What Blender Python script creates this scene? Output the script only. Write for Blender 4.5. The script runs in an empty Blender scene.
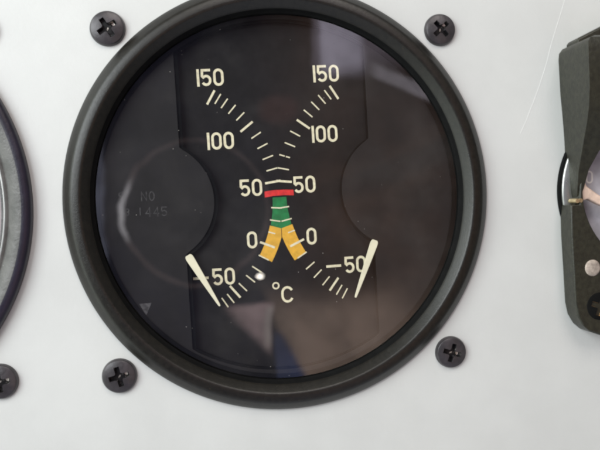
import bpy, bmesh, math, random
from mathutils import Matrix, Vector
random.seed(4)
C = bpy.context.scene.collection
SC = bpy.context.scene
MM = 0.001

# ------------------------------------------------------------------ camera
# everything below is measured in millimetres on the panel face: x to the right, z up, h out of the panel towards the viewer
cam_d = bpy.data.cameras.new('camera')
cam = bpy.data.objects.new('camera', cam_d)
C.objects.link(cam)
right = Vector((0.99079, -0.13127, -0.03315))
up = Vector((0.03647, 0.02295, 0.99907))
back = right.cross(up)
M = Matrix((right, up, back)).transposed().to_4x4()
M.translation = Vector((-15.14, -137.79, -1.869)) * MM
cam.matrix_world = M
cam_d.sensor_width = 36
cam_d.lens = 42
cam_d.clip_start = 0.005
cam_d.clip_end = 50
cam_d.dof.use_dof = True
cam_d.dof.focus_distance = 0.1395
cam_d.dof.aperture_fstop = 38
SC.camera = cam

# ------------------------------------------------------------------ view
SC.view_settings.view_transform = 'Standard'
SC.view_settings.look = 'None'
SC.view_settings.exposure = 0
SC.view_settings.gamma = 1
SC.cycles.filter_width = 2.4
SC.cycles.transparent_max_bounces = 12

# ------------------------------------------------------------------ node helper
class NT:
    def __init__(s, tree):
        s.t = tree; s.n = tree.nodes; s.l = tree.links
    def new(s, typ, **kw):
        n = s.n.new(typ)
        for k, v in kw.items(): setattr(n, k, v)
        return n
    def put(s, sock, v):
        if isinstance(v, bpy.types.NodeSocket): s.l.new(v, sock)
        elif v is not None: sock.default_value = v
    def math(s, op, a, b=None, c=None, clamp=False):
        n = s.new('ShaderNodeMath', operation=op, use_clamp=clamp)
        for i, v in enumerate((a, b, c)):
            if v is not None: s.put(n.inputs[i], v)
        return n.outputs[0]
    def step(s, x, a, b):                       # smooth step from a to b (a > b inverts)
        n = s.new('ShaderNodeMapRange', interpolation_type='SMOOTHSTEP')
        s.put(n.inputs[0], x)
        if a < b: vals = (a, b, 0, 1)
        else: vals = (b, a, 1, 0)
        for i, v in enumerate(vals): n.inputs[i + 1].default_value = v
        return n.outputs[0]
    def mul(s, *xs):
        r = xs[0]
        for x in xs[1:]: r = s.math('MULTIPLY', r, x)
        return r
    def mix(s, f, a, b):
        n = s.new('ShaderNodeMix', data_type='RGBA')
        s.put(n.inputs[0], f); s.put(n.inputs[6], a if not isinstance(a, tuple) else (*a, 1)); s.put(n.inputs[7], b if not isinstance(b, tuple) else (*b, 1))
        return n.outputs[2]
    def noise(s, vec, scale, detail=3, rough=.5):
        n = s.new('ShaderNodeTexNoise')
        s.put(n.inputs['Vector'], vec); n.inputs['Scale'].default_value = scale
        n.inputs['Detail'].default_value = detail; n.inputs['Roughness'].default_value = rough
        return n.outputs[0]

# ------------------------------------------------------------------ room backdrop: reflections painted in by direction for the glass, plus soft light
W = bpy.data.worlds.new('World'); SC.world = W; W.use_nodes = True
t = NT(W.node_tree); t.n.clear()
tc = t.new('ShaderNodeTexCoord')
sp = t.new('ShaderNodeSeparateXYZ'); t.put(sp.inputs[0], tc.outputs['Generated'])
ny = t.math('MAXIMUM', t.math('MULTIPLY', sp.outputs[1], -1), .02)
nz = t.math('SUBTRACT', t.noise(tc.outputs['Generated'], 9, 2), .5)
nz2 = t.math('SUBTRACT', t.noise(tc.outputs['Generated'], 5, 2), .5)
nf = t.math('SUBTRACT', t.noise(tc.outputs['Generated'], 42, 3), .5)
u = t.math('ADD', t.math('ADD', t.math('DIVIDE', sp.outputs[0], ny), t.mul(nz, .030)), t.mul(nf, .007))
v = t.math('ADD', t.math('DIVIDE', sp.outputs[2], ny), t.math('ADD', t.mul(nz2, .030), t.mul(nf, -.006)))
clouds = t.noise(tc.outputs['Generated'], 3.0, 4)
base = t.mix(t.step(t.math('ADD', u, t.mul(v, .12)), .06, .20), (.085, .085, .15), (.42, .225, .15))
base = t.mix(t.mul(t.step(clouds, .35, .7), .55), base, (.05, .045, .055))
lay = base
def over(mask, col):
    global lay
    lay = t.mix(mask, lay, col)
# painted reflection: lavender window patch behind the viewer
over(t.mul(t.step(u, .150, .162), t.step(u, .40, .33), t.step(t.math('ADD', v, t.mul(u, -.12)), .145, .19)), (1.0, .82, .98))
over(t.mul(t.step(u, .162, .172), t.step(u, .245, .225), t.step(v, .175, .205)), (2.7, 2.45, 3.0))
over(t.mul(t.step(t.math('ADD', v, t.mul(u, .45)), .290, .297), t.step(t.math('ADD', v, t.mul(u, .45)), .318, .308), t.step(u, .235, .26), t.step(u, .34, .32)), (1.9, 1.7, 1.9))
# painted reflections: tan, blue and pink shapes, left streak, red blob
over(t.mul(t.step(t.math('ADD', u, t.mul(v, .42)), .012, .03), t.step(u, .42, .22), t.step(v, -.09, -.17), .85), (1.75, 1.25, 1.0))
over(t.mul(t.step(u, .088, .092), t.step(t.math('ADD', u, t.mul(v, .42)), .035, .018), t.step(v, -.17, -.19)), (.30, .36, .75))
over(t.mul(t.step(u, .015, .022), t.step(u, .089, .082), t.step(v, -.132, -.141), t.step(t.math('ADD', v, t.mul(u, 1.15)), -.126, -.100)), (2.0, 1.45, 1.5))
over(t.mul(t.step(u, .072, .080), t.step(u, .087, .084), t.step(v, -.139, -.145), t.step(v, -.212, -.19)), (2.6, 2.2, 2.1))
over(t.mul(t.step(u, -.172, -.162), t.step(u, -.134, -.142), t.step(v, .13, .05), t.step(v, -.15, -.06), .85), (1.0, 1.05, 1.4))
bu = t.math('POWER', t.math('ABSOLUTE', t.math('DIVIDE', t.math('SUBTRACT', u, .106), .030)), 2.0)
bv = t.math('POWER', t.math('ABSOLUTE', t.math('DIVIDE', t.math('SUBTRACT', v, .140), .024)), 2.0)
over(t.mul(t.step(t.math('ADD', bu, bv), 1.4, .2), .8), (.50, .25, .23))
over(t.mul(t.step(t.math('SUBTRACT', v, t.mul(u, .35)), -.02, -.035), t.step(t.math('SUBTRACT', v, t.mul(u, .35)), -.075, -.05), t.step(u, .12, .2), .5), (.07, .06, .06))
# painted reflection of the camera lens: dim ring with a bright crescent
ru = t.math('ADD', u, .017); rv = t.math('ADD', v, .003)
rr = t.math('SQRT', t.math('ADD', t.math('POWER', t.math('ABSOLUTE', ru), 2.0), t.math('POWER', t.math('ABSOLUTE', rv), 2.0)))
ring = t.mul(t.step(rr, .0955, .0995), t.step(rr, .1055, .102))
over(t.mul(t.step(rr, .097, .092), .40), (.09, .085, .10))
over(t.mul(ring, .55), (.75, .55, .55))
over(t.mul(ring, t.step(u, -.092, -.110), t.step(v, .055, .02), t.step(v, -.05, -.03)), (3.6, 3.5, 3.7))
# noise that breaks up the painted reflections
mottle = t.math('ADD', t.mul(t.step(t.noise(tc.outputs['Generated'], 13, 5, .6), .32, .68), .55), .62)
vm = t.new('ShaderNodeVectorMath', operation='SCALE'); t.put(vm.inputs[0], lay); t.put(vm.inputs['Scale'], mottle); lay = vm.outputs[0]
# painted glint: a small bright spot for the glass to mirror
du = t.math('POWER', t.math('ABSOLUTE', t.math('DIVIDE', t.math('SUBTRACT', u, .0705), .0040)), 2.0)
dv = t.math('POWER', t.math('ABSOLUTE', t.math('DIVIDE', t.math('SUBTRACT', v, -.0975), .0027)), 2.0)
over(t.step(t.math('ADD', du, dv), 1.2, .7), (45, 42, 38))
# sides: brightness added left and below for the bezel sheen, dim elsewhere
side = t.mix(t.step(sp.outputs[0], -.5, -.92), (.20, .20, .20), (1.95, 2.15, 2.0))
side = t.mix(t.step(sp.outputs[2], -.55, -.9), side, (.55, .58, .66))
lay = t.mix(t.step(sp.outputs[1], -.80, -.70), lay, side)
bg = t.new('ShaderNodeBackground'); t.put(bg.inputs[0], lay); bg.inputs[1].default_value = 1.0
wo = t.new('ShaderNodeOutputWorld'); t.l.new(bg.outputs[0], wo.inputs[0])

# ------------------------------------------------------------------ lamps
def area(name, loc, target, size, power, col, size_y=None):
    d = bpy.data.lights.new(name, 'AREA'); d.energy = power; d.color = col
    d.shape = 'RECTANGLE'; d.size = size; d.size_y = size_y or size
    o = bpy.data.objects.new(name, d); C.objects.link(o)
    o.location = loc
    o.rotation_euler = (Vector(target) - Vector(loc)).to_track_quat('-Z', 'Y').to_euler()
    return o
area('window_light', (-.26, -.27, .13), (0, 0, 0), .26, 1.42, (.93, .985, 1.0), .24)
area('fill_light', (.06, -.40, .42), (.01, 0, 0), .34, 1.30, (1.0, .945, .87), .26)  # unseen fill lamp, added above to even out the light

# ------------------------------------------------------------------ materials
def material(name):
    m = bpy.data.materials.new(name); m.use_nodes = True
    t = NT(m.node_tree); t.n.clear()
    out = t.new('ShaderNodeOutputMaterial')
    tc = t.new('ShaderNodeTexCoord')
    mp = t.new('ShaderNodeMapping'); mp.inputs['Scale'].default_value = (1000, 1000, 1000)   # textures count in millimetres
    t.l.new(tc.outputs['Object'], mp.inputs[0])
    return m, t, mp.outputs[0], out

def surface(name, col, rough=.5, var=.15, vscale=.3, bump=.0, bscale=3., metal=0., spec=.5, flecks=None, fleck_scale=.5, fleck_cut=.68, rvar=.1, detail=4):
    m, t, vec, out = material(name)
    b = t.new('ShaderNodeBsdfPrincipled'); t.l.new(b.outputs[0], out.inputs[0])
    n = t.noise(vec, vscale, detail, .6)
    dark = tuple(c * (1 - var) for c in col); lite = tuple(min(1, c * (1 + var)) for c in col)
    c = t.mix(t.step(n, .3, .7), dark, lite)
    if flecks:
        f = t.noise(vec, fleck_scale, 6, .72)
        c = t.mix(t.step(f, fleck_cut, fleck_cut + .05), c, flecks)
    t.put(b.inputs['Base Color'], c)
    r = t.math('ADD', t.mul(t.math('SUBTRACT', t.noise(vec, vscale * 2.3, 3), .5), rvar * 2), rough)
    t.put(b.inputs['Roughness'], r)
    b.inputs['Metallic'].default_value = metal
    b.inputs['Specular IOR Level'].default_value = spec
    if bump:
        bp = t.new('ShaderNodeBump'); bp.inputs['Strength'].default_value = 1; bp.inputs['Distance'].default_value = bump * MM
        t.put(bp.inputs['Height'], t.noise(vec, bscale, 4, .6)); t.put(b.inputs['Normal'], bp.outputs[0])
    return m

m_paint = surface('white_panel_paint', (.645, .65, .635), .40, .035, .045, .03, 1.4, flecks=(.50, .48, .43), fleck_scale=1.6, fleck_cut=.715)
m_bezel = surface('black_bezel_enamel', (.0100, .0086, .0064), .34, .3, 1.1, .028, 3.5, spec=.46, flecks=(.20, .14, .07), fleck_scale=2.6, fleck_cut=.672)
m_bezel_worn = surface('worn_grey_enamel', (.095, .092, .088), .38, .25, .3, .08, 1.8, spec=.5, flecks=(.60, .59, .58), fleck_scale=1.1, fleck_cut=.66)
m_bezel_dark = surface('shaded_blue_black_enamel', (.014, .011, .022), .35, .2, .3, .03, 3.0)
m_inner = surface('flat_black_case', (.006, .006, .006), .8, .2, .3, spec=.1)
m_dial = surface('matt_black_dial', (.0140, .0130, .0135), .75, .14, .35, 0, 5, spec=.2, flecks=(.035, .032, .03), fleck_scale=1.8, fleck_cut=.71)
m_cover = surface('satin_black_cover', (.0150, .0138, .0142), .65, .2, .12, 0, 4, spec=.3, flecks=(.045, .04, .036), fleck_scale=1.5, fleck_cut=.70)
m_cream = surface('cream_luminous_paint', (.93, .84, .60), .6, .12, 1.6)
m_white = surface('white_ink', (.88, .86, .82), .6, .05, 1)
m_needle = surface('pale_needle_paint', (.95, .90, .68), .55, .05, .6)
m_red = surface('red_paint', (.78, .035, .035), .55, .2, 1.0)
m_green = surface('green_paint', (.010, .21, .058), .55, .25, .8)
m_yellow = surface('amber_paint', (.90, .49, .05), .55, .12, .8)
m_ghost = surface('faded_grey_ink', (.085, .082, .085), .7, .5, 1.6)
m_ghost2 = surface('worn_grey_ink', (.050, .048, .050), .7, .6, 1.6)
m_screw = surface('blackened_screw_steel', (.052, .046, .050), .33, .25, .5, .03, 2.5, metal=.2, spec=.5, flecks=(.16, .14, .12), fleck_scale=1.5, fleck_cut=.70)
m_housing = surface('olive_black_cast_housing', (.022, .0215, .0135), .42, .3, .9, .06, 1.8, spec=.5, flecks=(.09, .065, .035), fleck_scale=2.0, fleck_cut=.66)
m_card = surface('pale_grey_card', (.52, .51, .55), .5, .3, .12)
m_brass = surface('dull_brass', (.62, .50, .30), .32, .2, .8, .02, 3, metal=.85)
m_brass_worn = surface('worn_copper', (.52, .32, .16), .35, .5, .9, .03, 3, metal=.8)
m_lug = surface('pale_pink_lever', (.70, .52, .42), .5, .2, .4, .03, 2)
m_spot = surface('scuffed_bare_metal', (.42, .35, .30), .6, .3, .9, .08, 1.6, metal=.1)
m_chrome = surface('polished_ring', (.42, .42, .40), .3, .1, .3, metal=.8)
m_dust = surface('dust_grain', (.60, .57, .50), .8, .2, 1.)
m_scratch = surface('scratch_edge_paint', (.76, .76, .75), .35, .03, .3)
m_ldial = surface('pinkish_grey_dial', (.42, .36, .37), .5, .2, .15)

# screw recess: black with rubbed metal on the edges
def recess_mat(name, metalcol, cut):
    m, t, vec, out = material(name)
    b = t.new('ShaderNodeBsdfPrincipled'); t.l.new(b.outputs[0], out.inputs[0])
    f = t.step(t.noise(vec, 1.1, 3, .6), cut, cut + .06)
    t.put(b.inputs['Base Color'], t.mix(f, (.012, .011, .012), metalcol))
    t.put(b.inputs['Metallic'], t.mul(f, .9))
    b.inputs['Roughness'].default_value = .42; b.inputs['Specular IOR Level'].default_value = .25
    return m
m_recess = recess_mat('rubbed_screw_recess', (.80, .74, .66), .59)
m_recess_brass = recess_mat('rubbed_copper_recess', (.95, .60, .30), .36)

# glass: clear, reflecting at its front, with a little dust
def glass_mat(name, gain=1.7):
    m, t, vec, out = material(name)
    tr = t.new('ShaderNodeBsdfTransparent'); tr.inputs[0].default_value = (.97, .97, .97, 1)
    gl = t.new('ShaderNodeBsdfGlossy'); gl.inputs['Roughness'].default_value = 0.0
    fr = t.new('ShaderNodeFresnel'); fr.inputs[0].default_value = 1.5
    geo = t.new('ShaderNodeNewGeometry')
    f = t.mul(fr.outputs[0], t.math('SUBTRACT', 1., geo.outputs['Backfacing']), gain)
    mx = t.new('ShaderNodeMixShader'); t.put(mx.inputs[0], f); t.l.new(tr.outputs[0], mx.inputs[1]); t.l.new(gl.outputs[0], mx.inputs[2])
    # faint smears and specks of dust
    df = t.new('ShaderNodeBsdfDiffuse'); df.inputs[0].default_value = (.55, .52, .48, 1)
    smear = t.mul(t.step(t.noise(vec, .06, 5, .65), .45, .75), .012)
    vo = t.new('ShaderNodeTexVoronoi'); t.put(vo.inputs['Vector'], vec); vo.inputs['Scale'].default_value = .8
    sepc = t.new('ShaderNodeSeparateColor'); t.put(sepc.inputs[0], vo.outputs['Color'])
    speck = t.mul(t.step(vo.outputs['Distance'], .10, .04), t.step(sepc.outputs[0], .78, 1.0), .42, t.math('SUBTRACT', 1., geo.outputs['Backfacing']))
    mx2 = t.new('ShaderNodeMixShader'); t.put(mx2.inputs[0], t.math('MAXIMUM', smear, speck))
    t.l.new(mx.outputs[0], mx2.inputs[1]); t.l.new(df.outputs[0], mx2.inputs[2])
    t.l.new(mx2.outputs[0], out.inputs[0])
    return m
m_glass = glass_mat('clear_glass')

# ------------------------------------------------------------------ geometry helpers (all in mm, local to the thing)
def P(x, z, h): return (x * MM, -h * MM, z * MM)

def link(name, bm, mat, parent=None, smooth=35, bevel=0, loc=None, seg=2):
    if smooth:
        bmesh.ops.remove_doubles(bm, verts=bm.verts, dist=1e-7)
        bmesh.ops.recalc_face_normals(bm, faces=bm.faces)
        for f in bm.faces: f.smooth = True
        for e in bm.edges:
            if len(e.link_faces) == 2 and e.calc_face_angle(0) > math.radians(smooth): e.smooth = False
    me = bpy.data.meshes.new(name); bm.to_mesh(me); bm.free()
    for mt in (mat if isinstance(mat, (list, tuple)) else [mat]): me.materials.append(mt)
    o = bpy.data.objects.new(name, me); C.objects.link(o)
    if parent is not None: o.parent = parent
    if loc is not None: o.location = P(*loc)
    if bevel:
        b = o.modifiers.new('bevel', 'BEVEL'); b.width = bevel * MM; b.segments = seg; b.limit_method = 'ANGLE'; b.angle_limit = math.radians(38)
        b.harden_normals = False
    return o

def thing(name, label, cat, x, z, h=0, group=None):
    o = bpy.data.objects.new(name, None); C.objects.link(o)
    o.empty_display_size = .005
    o.location = P(x, z, h); o['label'] = label; o['category'] = cat
    if group: o['group'] = group
    return o

def lathe(bm, prof, n=160, cx=0, cz=0, mi=None):
    rings = []
    for r, h in prof:
        if r <= 1e-6: rings.append([bm.verts.new(P(cx, cz, h))])
        else: rings.append([bm.verts.new(P(cx + r * math.cos(2 * math.pi * i / n), cz + r * math.sin(2 * math.pi * i / n), h)) for i in range(n)])
    for k in range(len(rings) - 1):
        a, b = rings[k], rings[k + 1]
        for i in range(n):
            j = (i + 1) % n
            if len(a) == 1 and len(b) == 1: continue
            if len(b) == 1: f = bm.faces.new((a[i], a[j], b[0]))
            elif len(a) == 1: f = bm.faces.new((a[0], b[i], b[j]))
            else: f = bm.faces.new((a[i], a[j], b[j], b[i]))
            if mi: f.material_index = mi[k]
    return bm

def prism(bm, outline, h0, h1, holes=()):
    """solid plate with the given outline (and holes) between heights h0 and h1"""
    loops = [outline] + list(holes)
    top, edges = [], []
    for lp in loops:
        vs = [bm.verts.new(P(x, z, h1)) for x, z in lp]
        top.append(vs)
        edges += [bm.edges.new((vs[i], vs[(i + 1) % len(vs)])) for i in range(len(vs))]
    if holes:
        g = bmesh.ops.triangle_fill(bm, use_beauty=True, use_dissolve=False, edges=edges)
        faces = [f for f in g['geom'] if isinstance(f, bmesh.types.BMFace)]
    else:
        faces = [bm.faces.new(top[0])]
    mp = {}
    for vs, lp in zip(top, loops):
        for v_, (x, z) in zip(vs, lp): mp[v_] = bm.verts.new(P(x, z, h0))
    for f in list(faces): bm.faces.new([mp[v_] for v_ in reversed(f.verts)])
    for vs in top:
        for i in range(len(vs)):
            a, b = vs[i], vs[(i + 1) % len(vs)]
            bm.faces.new((a, b, mp[b], mp[a]))
    return bm

def circle(cx, cz, r, n=96, a0=0, a1=360):
    full = abs(a1 - a0) >= 360
    k = n if full else n + 1
    return [(cx + r * math.cos(math.radians(a0 + (a1 - a0) * i / n)), cz + r * math.sin(math.radians(a0 + (a1 - a0) * i / n))) for i in range(k)]

def ribbon(bm, pts, w, h0, h1, closed=False):
    """a painted stroke of width w along pts"""
    n = len(pts); L, R_ = [], []
    for i, (x, z) in enumerate(pts):
        if closed: p0, p1 = pts[i - 1], pts[(i + 1) % n]
        else: p0, p1 = pts[max(i - 1, 0)], pts[min(i + 1, n - 1)]
        d1 = Vector((x - p0[0], z - p0[1])); d2 = Vector((p1[0] - x, p1[1] - z))
        if d1.length < 1e-9: d1 = d2
        if d2.length < 1e-9: d2 = d1
        d1.normalize(); d2.normalize()
        n1 = Vector((-d1.y, d1.x)); n2 = Vector((-d2.y, d2.x))
        m = (n1 + n2); m.normalize(); s = 1 / max(.5, m.dot(n1))
        L.append((x + m.x * w / 2 * s, z + m.y * w / 2 * s)); R_.append((x - m.x * w / 2 * s, z - m.y * w / 2 * s))
    vt = [[bm.verts.new(P(a, b, h)) for a, b in side] for side in (L, R_) for h in (h1, h0)]
    lt, lb, rt, rb = vt
    rng = range(n) if closed else range(n - 1)
    for i in rng:
        j = (i + 1) % n
        bm.faces.new((lt[i], lt[j], rt[j], rt[i])); bm.faces.new((lb[i], rb[i], rb[j], lb[j]))
        bm.faces.new((lt[i], lb[i], lb[j], lt[j])); bm.faces.new((rt[i], rt[j], rb[j], rb[i]))
    if not closed:
        for k in (0, n - 1): bm.faces.new((lt[k], rt[k], rb[k], lb[k]))

def arcpts(cx, cz, rx, rz, a0, a1, n=14):
    return [(cx + rx * math.cos(math.radians(a0 + (a1 - a0) * i / n)), cz + rz * math.sin(math.radians(a0 + (a1 - a0) * i / n))) for i in range(n + 1)]

# ------------------------------------------------------------------ the panel
bm = bmesh.new()
prism(bm, [(-230, -170), (230, -170), (230, 170), (-230, 170)], -2.0, 0, [circle(0, 0, 38.6, 128), circle(-89.3, 0, 38.6, 128), circle(76.4, -1, 15.6, 64)])
panel = link('instrument_panel', bm, m_paint, smooth=0)
panel['kind'] = 'structure'
panel['label'] = 'white painted metal instrument panel'

# fine scratch in the paint
bm = bmesh.new()
sc_pts = [(60.6, 41.5), (59.92, 38.92), (58.4, 34.6), (56.84, 30.07), (55.6, 26.0), (54.23, 22.05), (52.5, 17.9), (50.64, 13.66), (49.15, 10.8)]
fine = []
for i in range(len(sc_pts) - 1):
    for k in range(4):
        f = k / 4
        fine.append((sc_pts[i][0] * (1 - f) + sc_pts[i + 1][0] * f + random.uniform(-.03, .03), sc_pts[i][1] * (1 - f) + sc_pts[i + 1][1] * f))
ribbon(bm, fine, .13, -.05, .03)
scr = link('scratch', bm, m_scratch, panel)
scr['label'] = 'long fine curved scratch in the white paint'

# ------------------------------------------------------------------ lettering
def text(chars, cx, cz, hgt, sw, adv, rot=0, wide=1.0):
    """strokes of plain gauge lettering, centred on (cx, cz); returns list of (points, closed)"""
    w = hgt * .60 * wide
    out = []; x = 0; items = []
    for ch in chars:
        cwid = {'1': sw * .9, 'I': sw, '-': 3.5, '.': sw, ' ': w * .6, '°': hgt * .36}.get(ch, w)
        items.append((ch, x, cwid)); x += cwid + adv
    tot = x - adv
    for ch, x0, cw in items:
        a, b = x0 - tot / 2, x0 - tot / 2 + cw
        s = sw / 2; l, r_ = a + s, b - s; T, B = hgt / 2 - s, -hgt / 2 + s; mx = (a + b) / 2; rx = (r_ - l) / 2
        if ch in '1I': out.append(([(mx, hgt / 2), (mx, -hgt / 2)], False))
        elif ch == '0': out.append((arcpts(mx, T - rx * 1.05, rx, rx * 1.05, 0, 180) + arcpts(mx, B + rx * 1.05, rx, rx * 1.05, 180, 360), True))
        elif ch == '5':
            bz = B + (T - B) * .30; rz = (T - B) * .30
            out.append(([(r_ + s * .3, T), (l + .02, T), (l - .02, bz + rz * 1.02)] + arcpts(mx - .02, bz + .04, rx, rz * .98, 135, -150, 22), False))
        elif ch == '-': out.append(([(a, 0), (b - .4, 0)], False))
        elif ch == '.': out.append(([(mx, -hgt / 2), (mx, -hgt / 2 + sw)], False))
        elif ch == 'C': out.append((arcpts(mx, T - rx * 1.1, rx, rx * 1.1, 25, 180) + arcpts(mx, B + rx * 1.1, rx, rx * 1.1, 180, 335), False))
        elif ch == 'N': out.append(([(l, -hgt / 2), (l, T), (r_, B), (r_, hgt / 2)], False))
        elif ch == 'O': out.append((arcpts(mx, 0, rx, T, 0, 360, 20)[:-1], True))
        elif ch == 'S':
            q = (T - B) / 4
            out.append((arcpts(mx, T - q, rx, q, 20, 270, 12) + arcpts(mx, B + q, rx, q, 90, -160, 12)[1:], False))
        elif ch == '4': out.append(([(r_ - rx * .4, -hgt / 2), (r_ - rx * .4, T), (l, B + (T - B) * .32), (r_ + s, B + (T - B) * .32)], False))
        elif ch == '3':
            q = (T - B) / 4
            out.append((arcpts(mx, T - q, rx, q, 150, -90, 12) + arcpts(mx, B + q, rx, q, 90, -150, 12)[1:], False))
    c, sn = math.cos(math.radians(rot)), math.sin(math.radians(rot))
    return [([(cx + x * c - z * sn, cz + x * sn + z * c) for x, z in pts], cl) for pts, cl in out]

# ------------------------------------------------------------------ the dual temperature gauge
gauge = thing('temperature_gauge', 'large round black temperature gauge with two needles and a red, green and amber band', 'gauge', 0, 0)
bm = bmesh.new()
prof = [(38.2, .02), (42.0, .02), (42.0, .5), (41.85, .8), (41.3, 1.4), (40.5, 2.2), (40.2, 2.45), (39.8, 2.6), (38.8, 2.74), (38.4, 2.72), (38.1, 2.5), (37.15, 1.3), (36.85, 1.0), (36.7, .5), (36.4, -.45), (36.3, -.5), (36.3, -3.2), (38.2, -3.2)]
lathe(bm, prof, 220, -.28, -.12, [0] * 12 + [1] * 5)  # lower inner wall blackened to deepen its shade
bezel = link('bezel', bm, [m_bezel, m_inner], gauge, smooth=50)
bm = bmesh.new()
lathe(bm, [(38.15, -3.25), (38.15, -26), (0, -26), (0, -25.4), (37.4, -25.4), (37.4, -3.25)], 120)
link('case', bm, m_inner, gauge, smooth=40)

# the dial train sits a touch off centre and turned a degree and a half in its bezel
OX, OZ, RT = -.52, .25, math.radians(1.6)
def D(x, z): return (OX + x * math.cos(RT) - z * math.sin(RT), OZ + x * math.sin(RT) + z * math.cos(RT))
def DD(pts): return [D(*p) for p in pts]

bm = bmesh.new()
lathe(bm, [(0, -.55), (36.0, -.55), (36.25, -.8), (36.25, -1.75), (0, -1.75)], 160, -.28, -.12)
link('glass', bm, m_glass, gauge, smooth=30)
# thin black retaining ring lying under the glass
bm = bmesh.new()
lathe(bm, [(35.5, -1.78), (36.25, -1.78), (36.25, -2.05), (35.5, -2.05), (35.5, -1.78)], 160, -.28, -.12)
link('retaining_ring', bm, m_inner, gauge, smooth=30)

HP = -2.35                      # front of the cover plate
HD = -4.0                       # front of the dial plate
SX, LR, PX = 18.75, 12.25, 24.85
def opening():
    pts = []
    R = 34.9
    # right lobe, seen from its top round to its bottom (bulges to the left)
    zt = math.sqrt(R * R - SX * SX)
    a = math.degrees(math.atan2(zt, SX))
    pts += circle(0, 0, R, 40, a, 180 - a)                     # top arc, right to left
    zl = math.sqrt(LR * LR - (PX - SX) ** 2)
    b = math.degrees(math.atan2(zl, PX - SX))
    pts += [(-SX, zt * .6), ]
    pts += circle(-PX, 0, LR, 40, b, -b)                       # left lobe
    pts += [(-SX, -zt * .6)]
    pts += circle(0, 0, R, 40, 180 + a, 360 - a)               # bottom arc
    pts += [(SX, -zt * .6)]
    pts += circle(PX, 0, LR, 40, 180 + b, 180 - b)             # right lobe
    pts += [(SX, zt * .6)]
    return DD(pts)
bm = bmesh.new()
def grow(pts, d):
    out = []
    n = len(pts)
    for i in range(n):
        a, b = Vector(pts[i - 1]), Vector(pts[(i + 1) % n]); q = (b - a).normalized()
        out.append((pts[i][0] + q.y * d, pts[i][1] - q.x * d))
    return out
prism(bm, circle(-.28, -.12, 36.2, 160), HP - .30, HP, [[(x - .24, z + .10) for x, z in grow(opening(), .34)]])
cover = link('cover_plate', bm, m_cover, gauge, smooth=30, bevel=.05)
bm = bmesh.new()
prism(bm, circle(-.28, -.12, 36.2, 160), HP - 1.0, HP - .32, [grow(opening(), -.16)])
link('edge_shadow_backing', bm, m_inner, cover, smooth=30)  # black step, wider on the left, stands in for the cover's edge shadow
cover['label'] = 'black cover plate with a waisted opening'
# faint markings on the cover
bm = bmesh.new()
for pts, cl in text('S', -31.8, 1.15, 1.5, .22, .35) + text('NO', -26.6, 1.0, 1.9, .2, .35) + text('3', -30.7, -2.0, 1.5, .22, .3) + text('1', -28.2, -1.95, 1.5, .2, .3) + text('445', -25.1, -2.1, 1.9, .2, .4):
    ribbon(bm, pts, .19, HP + .004, HP + .016, cl)
link('serial_marking', bm, m_ghost2, cover, smooth=0)
bm = bmesh.new()
prism(bm, [(-29.1, -20.1), (-27.8, -22.4), (-26.7, -20.0)], HP + .004, HP + .016)
link('triangle_mark', bm, m_ghost, cover, smooth=0)

# dial plate and its paint
bm = bmesh.new()
lathe(bm, [(0, HD), (35.9, HD), (35.9, HD - .8), (0, HD - .8)], 120)
dial = link('dial_plate', bm, m_dial, gauge, smooth=30)
ANG = [59.0, 55.8, 52.1, 47.6, 42.5, 36.9, 30.9, 25.0, 19.0, 13.0, 7.0, None, -5.6, -11.8, -17.9, -24.1, -30.5, -37.0, -42.4, -47.8, -52.0, -55.7, -59.0]
MAJOR = {0, 5, 10, 15, 20}
def pol(side, r, ang):
    x = -PX + r * math.cos(math.radians(ang)); z = r * math.sin(math.radians(ang))
    return (-x if side > 0 else x, z)
h_a, h_b = HD + .022, HD + .034
for side in (-1, 1):
    bm = bmesh.new()
    up_ = .004 if side > 0 else 0
    for i, a in enumerate(ANG):
        if a is None: continue
        r0, r1, w = 23.15, 25.45, .26
        if i in MAJOR: r0, w = 22.25, .44
        if i == 14: r0, r1 = 23.3, 24.75
        if i in (12, 13): r1 = 25.3
        j = random.uniform(-.06, .06)
        segs = [(r0 + j, r1 + j)]
        if side > 0 and i == 8: segs = [(23.5, 24.35), (24.6, 25.75)]                # the chipped mark
        for q0, q1 in segs: ribbon(bm, DD([pol(side, q0, a), pol(side, q1, a)]), w, h_a + up_, h_b + up_)
    o = link('scale_marks', bm, m_cream, dial, smooth=0)
    o['label'] = ('left' if side < 0 else 'right') + ' arc of cream tick marks'
NUM = [('150', -12.4, 24.45, 'upper left'), ('100', -11.15, 11.75, 'left'), ('50', -5.65, 2.0, 'left'), ('0', -6.1, -8.55, 'left'), ('-50', -14.2, -15.55, 'lower left'),
       ('150', 11.1, 24.4, 'upper right'), ('100', 10.1, 12.15, 'right'), ('50', 5.3, 2.05, 'right'), ('0', 6.1, -8.6, 'right'), ('-50', 12.95, -15.05, 'lower right')]
for s_, x, z, where in NUM:
    bm = bmesh.new()
    for pts, cl in text(s_, x, z, 3.45, .50, .36): ribbon(bm, DD(pts), .50, h_a, h_b, cl)
    o = link('numeral', bm, m_cream, dial, smooth=0)
    o['label'] = 'cream painted %s at the %s of the dial' % (s_, where)
bm = bmesh.new()
for pts, cl in text('C', 0.42, -20.15, 3.4, .50, .3, wide=1.25): ribbon(bm, DD(pts), .48, h_a, h_b, cl)
ribbon(bm, DD(circle(-1.85, -18.2, .60, 20)), .32, h_a, h_b, True)
link('celsius_mark', bm, m_cream, dial, smooth=0)['label'] = 'cream degree sign and letter C'
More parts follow.
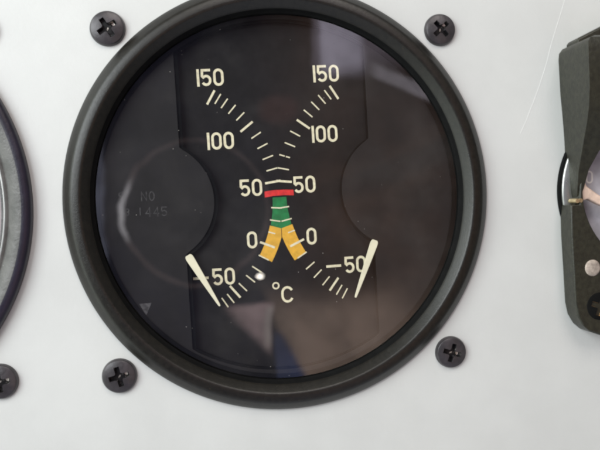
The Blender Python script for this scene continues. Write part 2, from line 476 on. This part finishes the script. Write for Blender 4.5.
# coloured bands
def strip(bm, side, r0, r1, a0, a1, clampx, h0, h1, n=16, z_off=0):
    inn, outr = [], []
    for i in range(n + 1):
        a = a0 + (a1 - a0) * i / n
        p, q = pol(side, r0, a), pol(side, r1, a)
        if clampx is not None:
            p = (min(p[0], clampx) if side < 0 else max(p[0], clampx), p[1]); q = (min(q[0], clampx) if side < 0 else max(q[0], clampx), q[1])
        inn.append(p); outr.append(q)
    prism(bm, DD(inn + outr[::-1]), h0, h1)
bm = bmesh.new()
n = 24; le, ri = [], []
for i in range(n + 1):
    a = -.6 + (-14.4 + .6) * i / n
    le.append(pol(-1, 23.45, a)); ri.append(pol(1, 23.45, a))
prism(bm, DD(le + [(0, -6.75)] + ri[::-1]), HD + .002, HD + .010)
link('green_band', bm, m_green, dial, smooth=0)
bm = bmesh.new()
for side in (-1, 1): strip(bm, side, 23.3, 26.15, -14.6, -30.6, side * .06, HD + .004, HD + .012)
link('amber_band', bm, m_yellow, dial, smooth=0)['label'] = 'amber band forked like an upside-down V'
bm = bmesh.new()
prism(bm, DD([(-2.95, 1.05), (-1.2, 1.25), (.9, 1.22), (2.95, 1.10), (2.98, -.02), (.9, .12), (-1.2, .08), (-2.98, -.14)]), HD + .006, HD + .016)
link('red_line', bm, m_red, dial, smooth=0)

# pointers, each pivoting under its lobe of the cover
for side, p0, p1 in ((-1, (-19.0, -10.75), (-13.42, -21.2)), (1, (18.87, -10.3), (14.1, -21.65))):
    a_, b_ = Vector(p0), Vector(p1); d_ = (b_ - a_); ln = d_.length; d_.normalize(); nn = Vector((-d_.y, d_.x))
    def nd(f, o_):
        q = a_ + d_ * (f * ln) + nn * o_
        return D(q.x, q.y)
    half = [(-.01, .50), (.01, .70), (.035, .78), (.08, .80), (.35, .66), (.7, .43), (.95, .26), (.99, .20), (1.0, .10)]
    bm = bmesh.new()
    prism(bm, [nd(f, w) for f, w in half] + [nd(f, -w) for f, w in half[::-1]], -2.22, -2.02)
    o = link('needle', bm, m_needle, gauge, smooth=30, bevel=.06)
    o['label'] = 'pale pointer below -50 on the %s scale' % ('left' if side < 0 else 'right')
    # the blackened stem runs back under the cover to its pivot
    bm = bmesh.new()
    px, pz = D(side * PX, 0)
    lathe(bm, [(0, -3.4), (2.2, -3.4), (2.2, -3.95), (0, -3.95)], 24, px, pz)
    q0, q1 = nd(.10, 0), nd(.16, 0)
    prism(bm, [nd(.10, .25), nd(.20, .25), nd(.20, -.25), nd(.10, -.25)], -3.7, -2.2)
    ribbon(bm, [(px, pz), nd(.19, 0)], .5, -3.75, -3.5)
    link('stem', bm, m_inner, o, smooth=30)

# ------------------------------------------------------------------ crosshead screws
def screw_mesh(bm, R=3.35, H=1.35, N=84):
    """domed head with a cross recess, as a fine disc grid"""
    rings = [R * (i / 56.0) for i in range(1, 57)]
    def hgt(x, z):
        r = math.hypot(x, z)
        q = min(r / R, 1)
        h = H * (1 - .42 * q ** 2.6)
        if q > .9: h -= H * .45 * ((q - .9) / .1) ** 2
        dep = 0
        for a_, b_ in ((x, z), (z, x)):
            L_ = 1.95; wd = .47 + .06 * max(0, 1 - abs(a_) / L_)
            e1 = max(0, min(1, (wd - abs(b_)) / .13)); e2 = max(0, min(1, (L_ - abs(a_)) / .16))
            dep = max(dep, e1 * e2 * (.95 + .6 * max(0, 1 - abs(a_) / L_)))
        e = max(0, min(1, (.85 - r) / .5)); dep = max(dep, 1.0 + e * 1.2 if e > 0 else 0)
        return h - min(dep, 1.12), dep
    c = bm.verts.new(P(0, 0, hgt(0, 0)[0])); prev = None
    for r in rings:
        cur = []
        for i in range(N * 2):
            a = math.pi * i / N; x, z = r * math.cos(a), r * math.sin(a)
            cur.append(bm.verts.new(P(x, z, hgt(x, z)[0])))
        for i in range(N * 2):
            j = (i + 1) % (N * 2)
            f = bm.faces.new((c, cur[i], cur[j])) if prev is None else bm.faces.new((prev[i], prev[j], cur[j], cur[i]))
            m = f.calc_center_median(); f.material_index = 1 if hgt(m.x / MM, m.z / MM)[1] > .12 else 0
        prev = cur
    low = [bm.verts.new(P(v_.co.x / MM, v_.co.z / MM, -1.5)) for v_ in prev]
    for i in range(N * 2):
        j = (i + 1) % (N * 2)
        bm.faces.new((prev[i], prev[j], low[j], low[i]))
    bm.faces.new(low)
    return bm
sproto = None
SG = 'black crosshead screws in the panel'
screws = [(-32.67, 33.0, 33, 1.0, 'black crosshead screw at the upper left of the large temperature gauge'),
          (32.78, 32.72, 42, .96, 'black crosshead screw at the upper right of the large temperature gauge'),
          (-33.05, -33.45, 14, 1.0, 'black crosshead screw at the lower left of the large temperature gauge'),
          (33.22, -32.85, -18, .97, 'black crosshead screw at the lower right of the large temperature gauge'),
          (-55.9, 32.7, 25, 1.0, 'black crosshead screw cut off by the left edge, above the partly seen gauge'),
          (-55.0, -33.1, 8, 1.0, 'black crosshead screw cut off by the left edge, below the partly seen gauge')]
for x, z, a, s, lab in screws:
    if sproto is None:
        o = link('panel_screw', screw_mesh(bmesh.new()), [m_screw, m_recess], smooth=32); sproto = o
    else:
        o = sproto.copy(); C.objects.link(o)
    o.location = P(x, z, .02); o.rotation_euler = (0, -math.radians(a), 0); o.scale = (s, 1, s)
    o['label'] = lab; o['category'] = 'screw'; o['group'] = SG

# ------------------------------------------------------------------ the gauge cut off at the left
g2 = thing('round_gauge', 'round gauge with worn grey rim, cut off by the left edge', 'gauge', -89.65, 0)
bm = bmesh.new()
prof = [(38.2, .02), (42.0, .02), (42.0, 1.5), (41.7, 2.0), (41.1, 2.25), (40.3, 2.3), (39.3, 2.05), (38.3, 1.5), (37.7, .9), (37.2, 1.15), (36.9, 1.1), (36.7, .6), (36.6, -.5), (36.0, -.6), (36.0, -3.2), (38.2, -3.2)]
mi = [1, 1, 1, 1, 1, 0, 0, 0, 0, 2, 2, 0, 0, 0, 0]  # dark enamel widened inward to put the rim's shaded edge into colour
lathe(bm, prof, 220, mi=mi)
link('bezel', bm, [m_bezel_worn, m_bezel_dark, m_chrome], g2, smooth=50)
bm = bmesh.new(); lathe(bm, [(0, -.35), (36.4, -.35), (36.4, -1.4), (0, -1.4)], 120)
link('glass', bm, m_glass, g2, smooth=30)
bm = bmesh.new(); lathe(bm, [(0, -2.2), (36, -2.2), (36, -3.0), (0, -3.0)], 120)
link('dial_plate', bm, m_ldial, g2, smooth=30)
bm = bmesh.new(); lathe(bm, [(38.15, -3.25), (38.15, -26), (0, -26), (0, -25.4), (37.4, -25.4), (37.4, -3.25)], 96)
link('case', bm, m_inner, g2, smooth=40)

# ------------------------------------------------------------------ the instrument cut off at the right
comp = thing('compass_unit', 'dark olive metal instrument with pale dial, standing proud of the panel, right edge', 'instrument', 76.4, -1)
def Q(pts): return [(x - 76.4, z + 1) for x, z in pts]
bm = bmesh.new()
outl = [(59.7, -3.5), (57.75, -3.5), (57.8, -9.8), (58.1, -17.1), (58.35, -24.0), (58.8, -26.2), (59.9, -28.2), (61.5, -29.6), (63.5, -30.35), (66.5, -30.6), (86, -30.6), (90, -29.9), (93, -27.5), (94.5, -24),
        (95, -10), (95, 10), (94.6, 26), (92.8, 29.6), (85.2, 33.6), (67.8, 33.6), (60.4, 30.1), (60.0, 29.6), (59.9, 27), (60.0, 10), (60.0, 2)]
prism(bm, Q(outl), .02, 4.5, [circle(0, 0, 15.9, 72)])
link('housing', bm, m_housing, comp, smooth=30, bevel=.7, seg=3)
# hood: rises towards the top
rows = [(29.3, 60.6, 92.2, 9.9), (28.75, 59.1, 93.6, 10.9), (27.8, 58.35, 94.3, 11.3), (26.5, 58.22, 94.4, 11.5), (19.3, 58.45, 94.2, 11.3), (15.6, 58.75, 93.9, 10.4), (12.5, 58.95, 67.8, 9.2), (9.9, 59.1, 64.7, 7.9), (7, 59.15, 62.8, 6.7), (3.5, 59.2, 61.4, 5.3), (0, 59.45, 60.9, 4.2), (-1.6, 59.65, 60.6, 3.7), (-2.4, 59.9, 60.3, 3.2)]
bm = bmesh.new(); prev = None
for z, xl, xr, h in rows:
    n_ = 14
    vs = [bm.verts.new(P(xl + (xr - xl) * k / n_ - 76.4, z + 1, h)) for k in range(n_ + 1)]
    lo = [bm.verts.new(P(xl + (xr - xl) * k / n_ - 76.4, z + 1, .04)) for k in range(n_ + 1)]
    if prev:
        pv, pl = prev
        for k in range(n_):
            bm.faces.new((pv[k], pv[k + 1], vs[k + 1], vs[k])); bm.faces.new((pl[k], lo[k], lo[k + 1], pl[k + 1]))
        bm.faces.new((pv[0], vs[0], lo[0], pl[0])); bm.faces.new((pv[-1], pl[-1], lo[-1], vs[-1]))
    else: bm.faces.new(vs + lo[::-1])
    prev = (vs, lo)
bm.faces.new(prev[0][::-1] + prev[1])
link('hood', bm, m_housing, comp, smooth=35, bevel=.75, seg=4)['label'] = 'raised hood sloping down along the dial'
bm = bmesh.new(); lathe(bm, [(16.6, .03), (19.2, .03), (19.2, .55), (19.0, .8), (16.6, .8), (16.6, .03)], 160, mi=[0] * 5)
link('flange_ring', bm, m_inner, comp, smooth=40)
bm = bmesh.new(); lathe(bm, [(16.6, .85), (18.65, .85), (18.65, 1.25), (18.35, 1.5), (16.6, 1.5), (16.6, .85)], 160)
link('rim', bm, m_chrome, comp, smooth=40)
bm = bmesh.new(); lathe(bm, [(0, .4), (15.6, .4), (15.6, -.4), (0, -.4)], 96)
card = link('dial_card', bm, m_card, comp, smooth=30)
bm = bmesh.new()
for pts, cl in text('0', -12.15, 3.1, 2.7, .36, .3): ribbon(bm, pts, .36, .404, .43, cl)
link('numeral', bm, m_white, card, smooth=0)
bm = bmesh.new(); prism(bm, Q([(60.2, 1.0), (61.3, 1.3), (61.7, .2), (64.2, -1.6), (68.5, -3.9), (68.5, -5.3), (64.0, -3.5), (61.9, -2.4), (60.6, -2.9), (60.0, -2.2)]), 2.2, 3.9)
link('lever', bm, m_lug, comp, smooth=40, bevel=.3, seg=3)['label'] = 'pale pinkish lever across the dial'
bm = bmesh.new(); lathe(bm, [(0, 4.9), (.42, 4.9), (.5, 4.75), (.5, 2.2), (0, 2.2)], 24, 59.05 - 76.4, -2.75 + 1)
lathe(bm, [(0, 4.6), (.40, 4.6), (.45, 4.5), (.45, 2.2), (0, 2.2)], 24, 59.95 - 76.4, -2.7 + 1)
link('brass_pin', bm, m_brass, comp, smooth=40)
bm = bmesh.new(); lathe(bm, [(0, 4.86), (.8, 4.83), (1.35, 4.74), (1.65, 4.58), (1.7, 4.45), (0, 4.45)], 32, 62.2 - 76.4, -16.5 + 1)
link('bare_metal_boss', bm, m_spot, comp, smooth=50)
bm = screw_mesh(bmesh.new(), 3.0, .9, 60)
so = link('housing_screw', bm, [m_inner, m_recess_brass], comp, smooth=32)
so.location = P(63.6 - 76.4, -24.4 + 1, 4.0); so.rotation_euler = (0, math.radians(20), 0)
